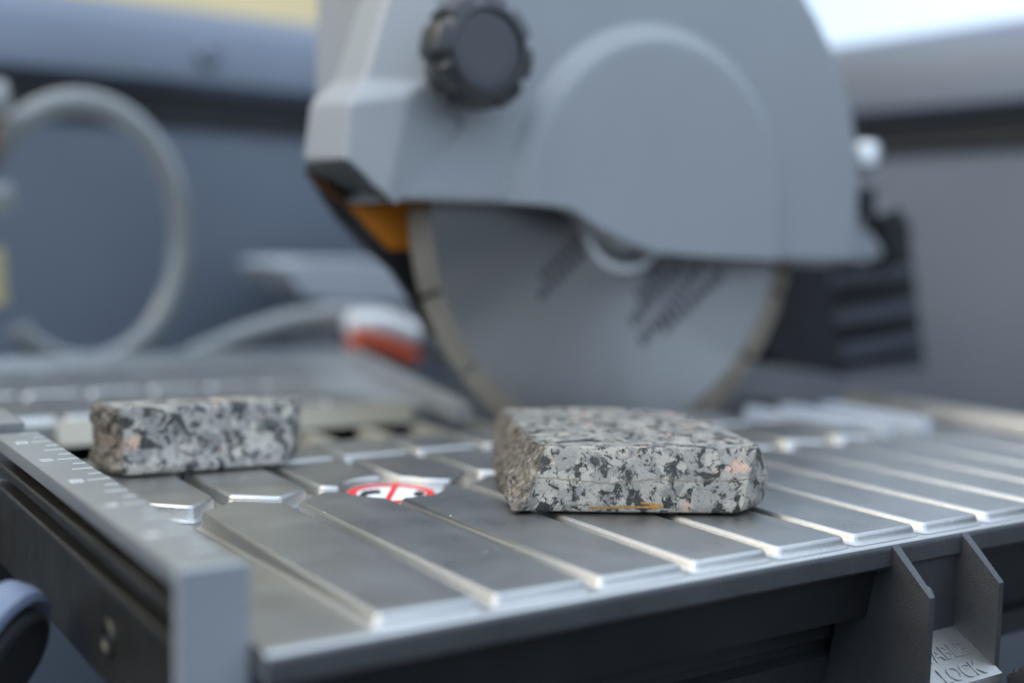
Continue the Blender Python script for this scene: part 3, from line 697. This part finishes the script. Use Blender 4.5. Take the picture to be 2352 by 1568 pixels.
def resample(keys, n):
    """uniform points round a closed polygon given by key points (edges stay straight)"""
    k = len(keys); per = n // k; out = []
    for i in range(k):
        a, b = Vector(keys[i]), Vector(keys[(i + 1) % k])
        for j in range(per): out.append(a + (b - a) * j / per)
    return out
def stone(name, label, levels, rough_idx, m, cap_rings=16, per=22, amp=.0034, wear=1.):
    """levels: list of (z, key outline, inset); rough_idx: key-edge indices that are broken faces"""
    nk = len(levels[0][1]); n = nk * per
    def outline(z):
        for (z0, k0), (z1, k1) in zip([(l[0], l[1]) for l in levels], [(l[0], l[1]) for l in levels][1:]):
            if z <= z1 + 1e-9: t = (z - z0) / (z1 - z0); return [Vector(a) * (1 - t) + Vector(b) * t for a, b in zip(k0, k1)]
        return [Vector(a) for a in levels[-1][1]]
    H = levels[-1][0]
    cen = sum((Vector(p) for p in levels[0][1]), Vector((0, 0))) / nk
    zs_ = [(0, .0062), (.0006, .0032), (.0014, .0013), (.003, .0003)] + [(.003 + (H - .0036) * i / 14, 0) for i in range(1, 14)] + [(H - .0003 * wear, .00003 * wear), (H - .00006 * wear, .00012 * wear), (H, .0003 * wear)]
    bmm = bmesh.new(); lay = bmm.verts.layers.float.new('rough_side')
    rgh = []
    for i in range(n):
        e = i // per; f = (i % per) / per; w_ = 0.
        if e in rough_idx: w_ = 1.
        elif (e + 1) % nk in rough_idx: w_ = max(0., (f - .93) / .07) * .6
        elif (e - 1) % nk in rough_idx: w_ = max(0., 1 - f / .05) * .6
        rgh.append(w_)
    rings = []
    def addring(pts, z, side):
        vs_ = []
        for i, p in enumerate(pts):
            q = Vector((p.x, p.y, z)); nrm = Vector((p.x - cen.x, p.y - cen.y, 0)).normalized()
            wr = rgh[i] * side
            dd = noise.fractal(q * 260 + Vector((3, 1, 9)), .65, 2.1, 6) * (.00015 + amp * .55 * wr) + noise.noise(q * 60) * (amp * .9 * wr)
            q = q + nrm * dd + Vector((0, 0, noise.noise(q * 300) * .00008))
            v_ = bmm.verts.new(q); v_[lay] = wr; vs_.append(v_)
        rings.append(vs_)
    bot = resample(offset_poly(outline(0), -zs_[0][1]), n)
    for k in range(4, 0, -1):
        pass
    for z, ins in zs_:
        addring(resample(offset_poly(outline(z), -ins), n), z, 1.)
    topk = [Vector((v_.co.x, v_.co.y)) for v_ in rings[-1]]
    tc_ = sum(topk, Vector((0, 0))) / n
    for k in range(1, cap_rings):
        s = 1 - (k / cap_rings) ** 1.0
        addring([tc_ + (p - tc_) * s for p in topk], H, 0.)
    for a, b in zip(rings, rings[1:]):
        for i in range(n): bmm.faces.new((a[i], a[(i + 1) % n], b[(i + 1) % n], b[i]))
    bmm.faces.new(rings[-1]); bmm.faces.new(rings[0][::-1])
    ctr = Vector((cen.x, cen.y, 0))
    bmesh.ops.recalc_face_normals(bmm, faces=bmm.faces[:])
    bmesh.ops.translate(bmm, verts=bmm.verts[:], vec=-ctr)
    me = bpy.data.meshes.new(name); bmm.to_mesh(me); bmm.free()
    for p in me.polygons: p.use_smooth = True
    me.set_sharp_from_angle(angle=R(38)); me.materials.append(m)
    o = bpy.data.objects.new(name, me); COL.objects.link(o); o.location = ctr + Vector((0, 0, .00015))
    o['label'] = label; o['category'] = 'stone'; o['group'] = 'cut granite pieces on the saw table'; return o
top2 = [(.0130, .4407), (.0535, .4430), (.0915, .4462), (.0945, .4545), (.0927, .4689), (.0856, .5052), (.0729, .5399), (.0480, .5477), (.0226, .5443), (-.0042, .5338), (.0020, .4960), (.0085, .4600)]
mid2 = [(.0105, .4372), (.0530, .4398), (.0925, .4428), (.0978, .4520), (.0955, .4690), (.0870, .5055), (.0740, .5400), (.0480, .5480), (.0226, .5450), (-.0065, .5330), (-.0040, .4920), (.0010, .4530)]
low2 = [(.0060, .4345), (.0450, .4368), (.0845, .4398), (.0940, .4520), (.0940, .4690), (.0860, .5055), (.0730, .5390), (.0480, .5470), (.0226, .5440), (-.0060, .5320), (-.0045, .4850), (.0010, .4315)]
low2 = [(x, y - (.0016 if y < .46 else 0)) for x, y in low2]
mid2 = [tuple(Vector(a) * .5 + Vector(b) * .5 + Vector((0, -.0006))) if i < 3 else m_ for i, (a, b, m_) in enumerate(zip(low2, top2, mid2))]
s2 = stone('granite_block', 'sharp granite block with flat cut top and a small orange arrow, right of the sticker', [(0, low2), (.005, [tuple(Vector(a) * .4 + Vector(b) * .6) for a, b in zip(low2, mid2)]), (.012, mid2), (.024, top2)], {9, 10, 11}, granite_mat('granite', 1.3, arrow=True))
# orange paint arrow on the low front of the stone
bm = bmesh.new()
def onfront(x, y):                      # follow the front face of the stone
    q = ray(x, y); best = None
    z = None; t = .4380 / q.y; p = CAM + q * t
    return p
dg = bpy.context.evaluated_depsgraph_get()
def hit(x, y, lift=.00012):
    o = s2; q = ray(x, y).normalized(); ok, loc, nr, idx = o.ray_cast(CAM - o.location, q)
    return (loc + o.location - q * lift) if ok else None
def stroke(pts, wd):
    for (xa, ya), (xb, yb) in zip(pts, pts[1:]):
        m_ = max(2, int(math.hypot(xb - xa, yb - ya) / 6)); prev = None
        for i in range(m_ + 1):
            t = i / m_; x, y = xa + (xb - xa) * t, ya + (yb - ya) * t; dx, dy = xb - xa, yb - ya; l = math.hypot(dx, dy); nx, ny = -dy / l * wd, dx / l * wd
            w2 = 1 + .3 * math.sin(i * 2.1)
            a, b = hit(x + nx * w2, y + ny * w2), hit(x - nx * w2, y - ny * w2)
            if a is None or b is None: prev = None; continue
            cur = (bm.verts.new(a), bm.verts.new(b))
            if prev: bm.faces.new((prev[0], cur[0], cur[1], prev[1]))
            prev = cur
stroke([(1352, 1166), (1520, 1163)], 2.4); stroke([(1472, 1154), (1522, 1161), (1495, 1169)], 2.4); stroke([(1280, 1170), (1296, 1172)], 3.2)
bmesh.ops.translate(bm, verts=bm.verts[:], vec=-s2.location)
ar = link('paint_arrow', bm, mat('orange_crayon', (.38, .19, .04), .6, 0, grain=.3, gscale=1200), None, smooth=0); ar.parent = s2

top1 = [(-.1560, .4835), (-.1240, .5070), (-.0930, .5300), (-.0940, .5400), (-.1170, .5330), (-.1400, .5200), (-.1730, .5010), (-.1650, .4900)]
low1 = [(-.1535, .4760), (-.1220, .4930), (-.0945, .5100), (-.0935, .5380), (-.1170, .5340), (-.1400, .5200), (-.1760, .5000), (-.1660, .4860)]
s1 = stone('granite_chunk', 'blurred narrow granite slab with broken brown end beside the ruler fence', [(0, low1), (.010, [tuple(Vector(a) * .45 + Vector(b) * .55) for a, b in zip(low1, top1)]), (.027, top1)], {6, 7}, granite_mat('granite_rusty', 7.7, rust=1), amp=.0024, wear=5.)
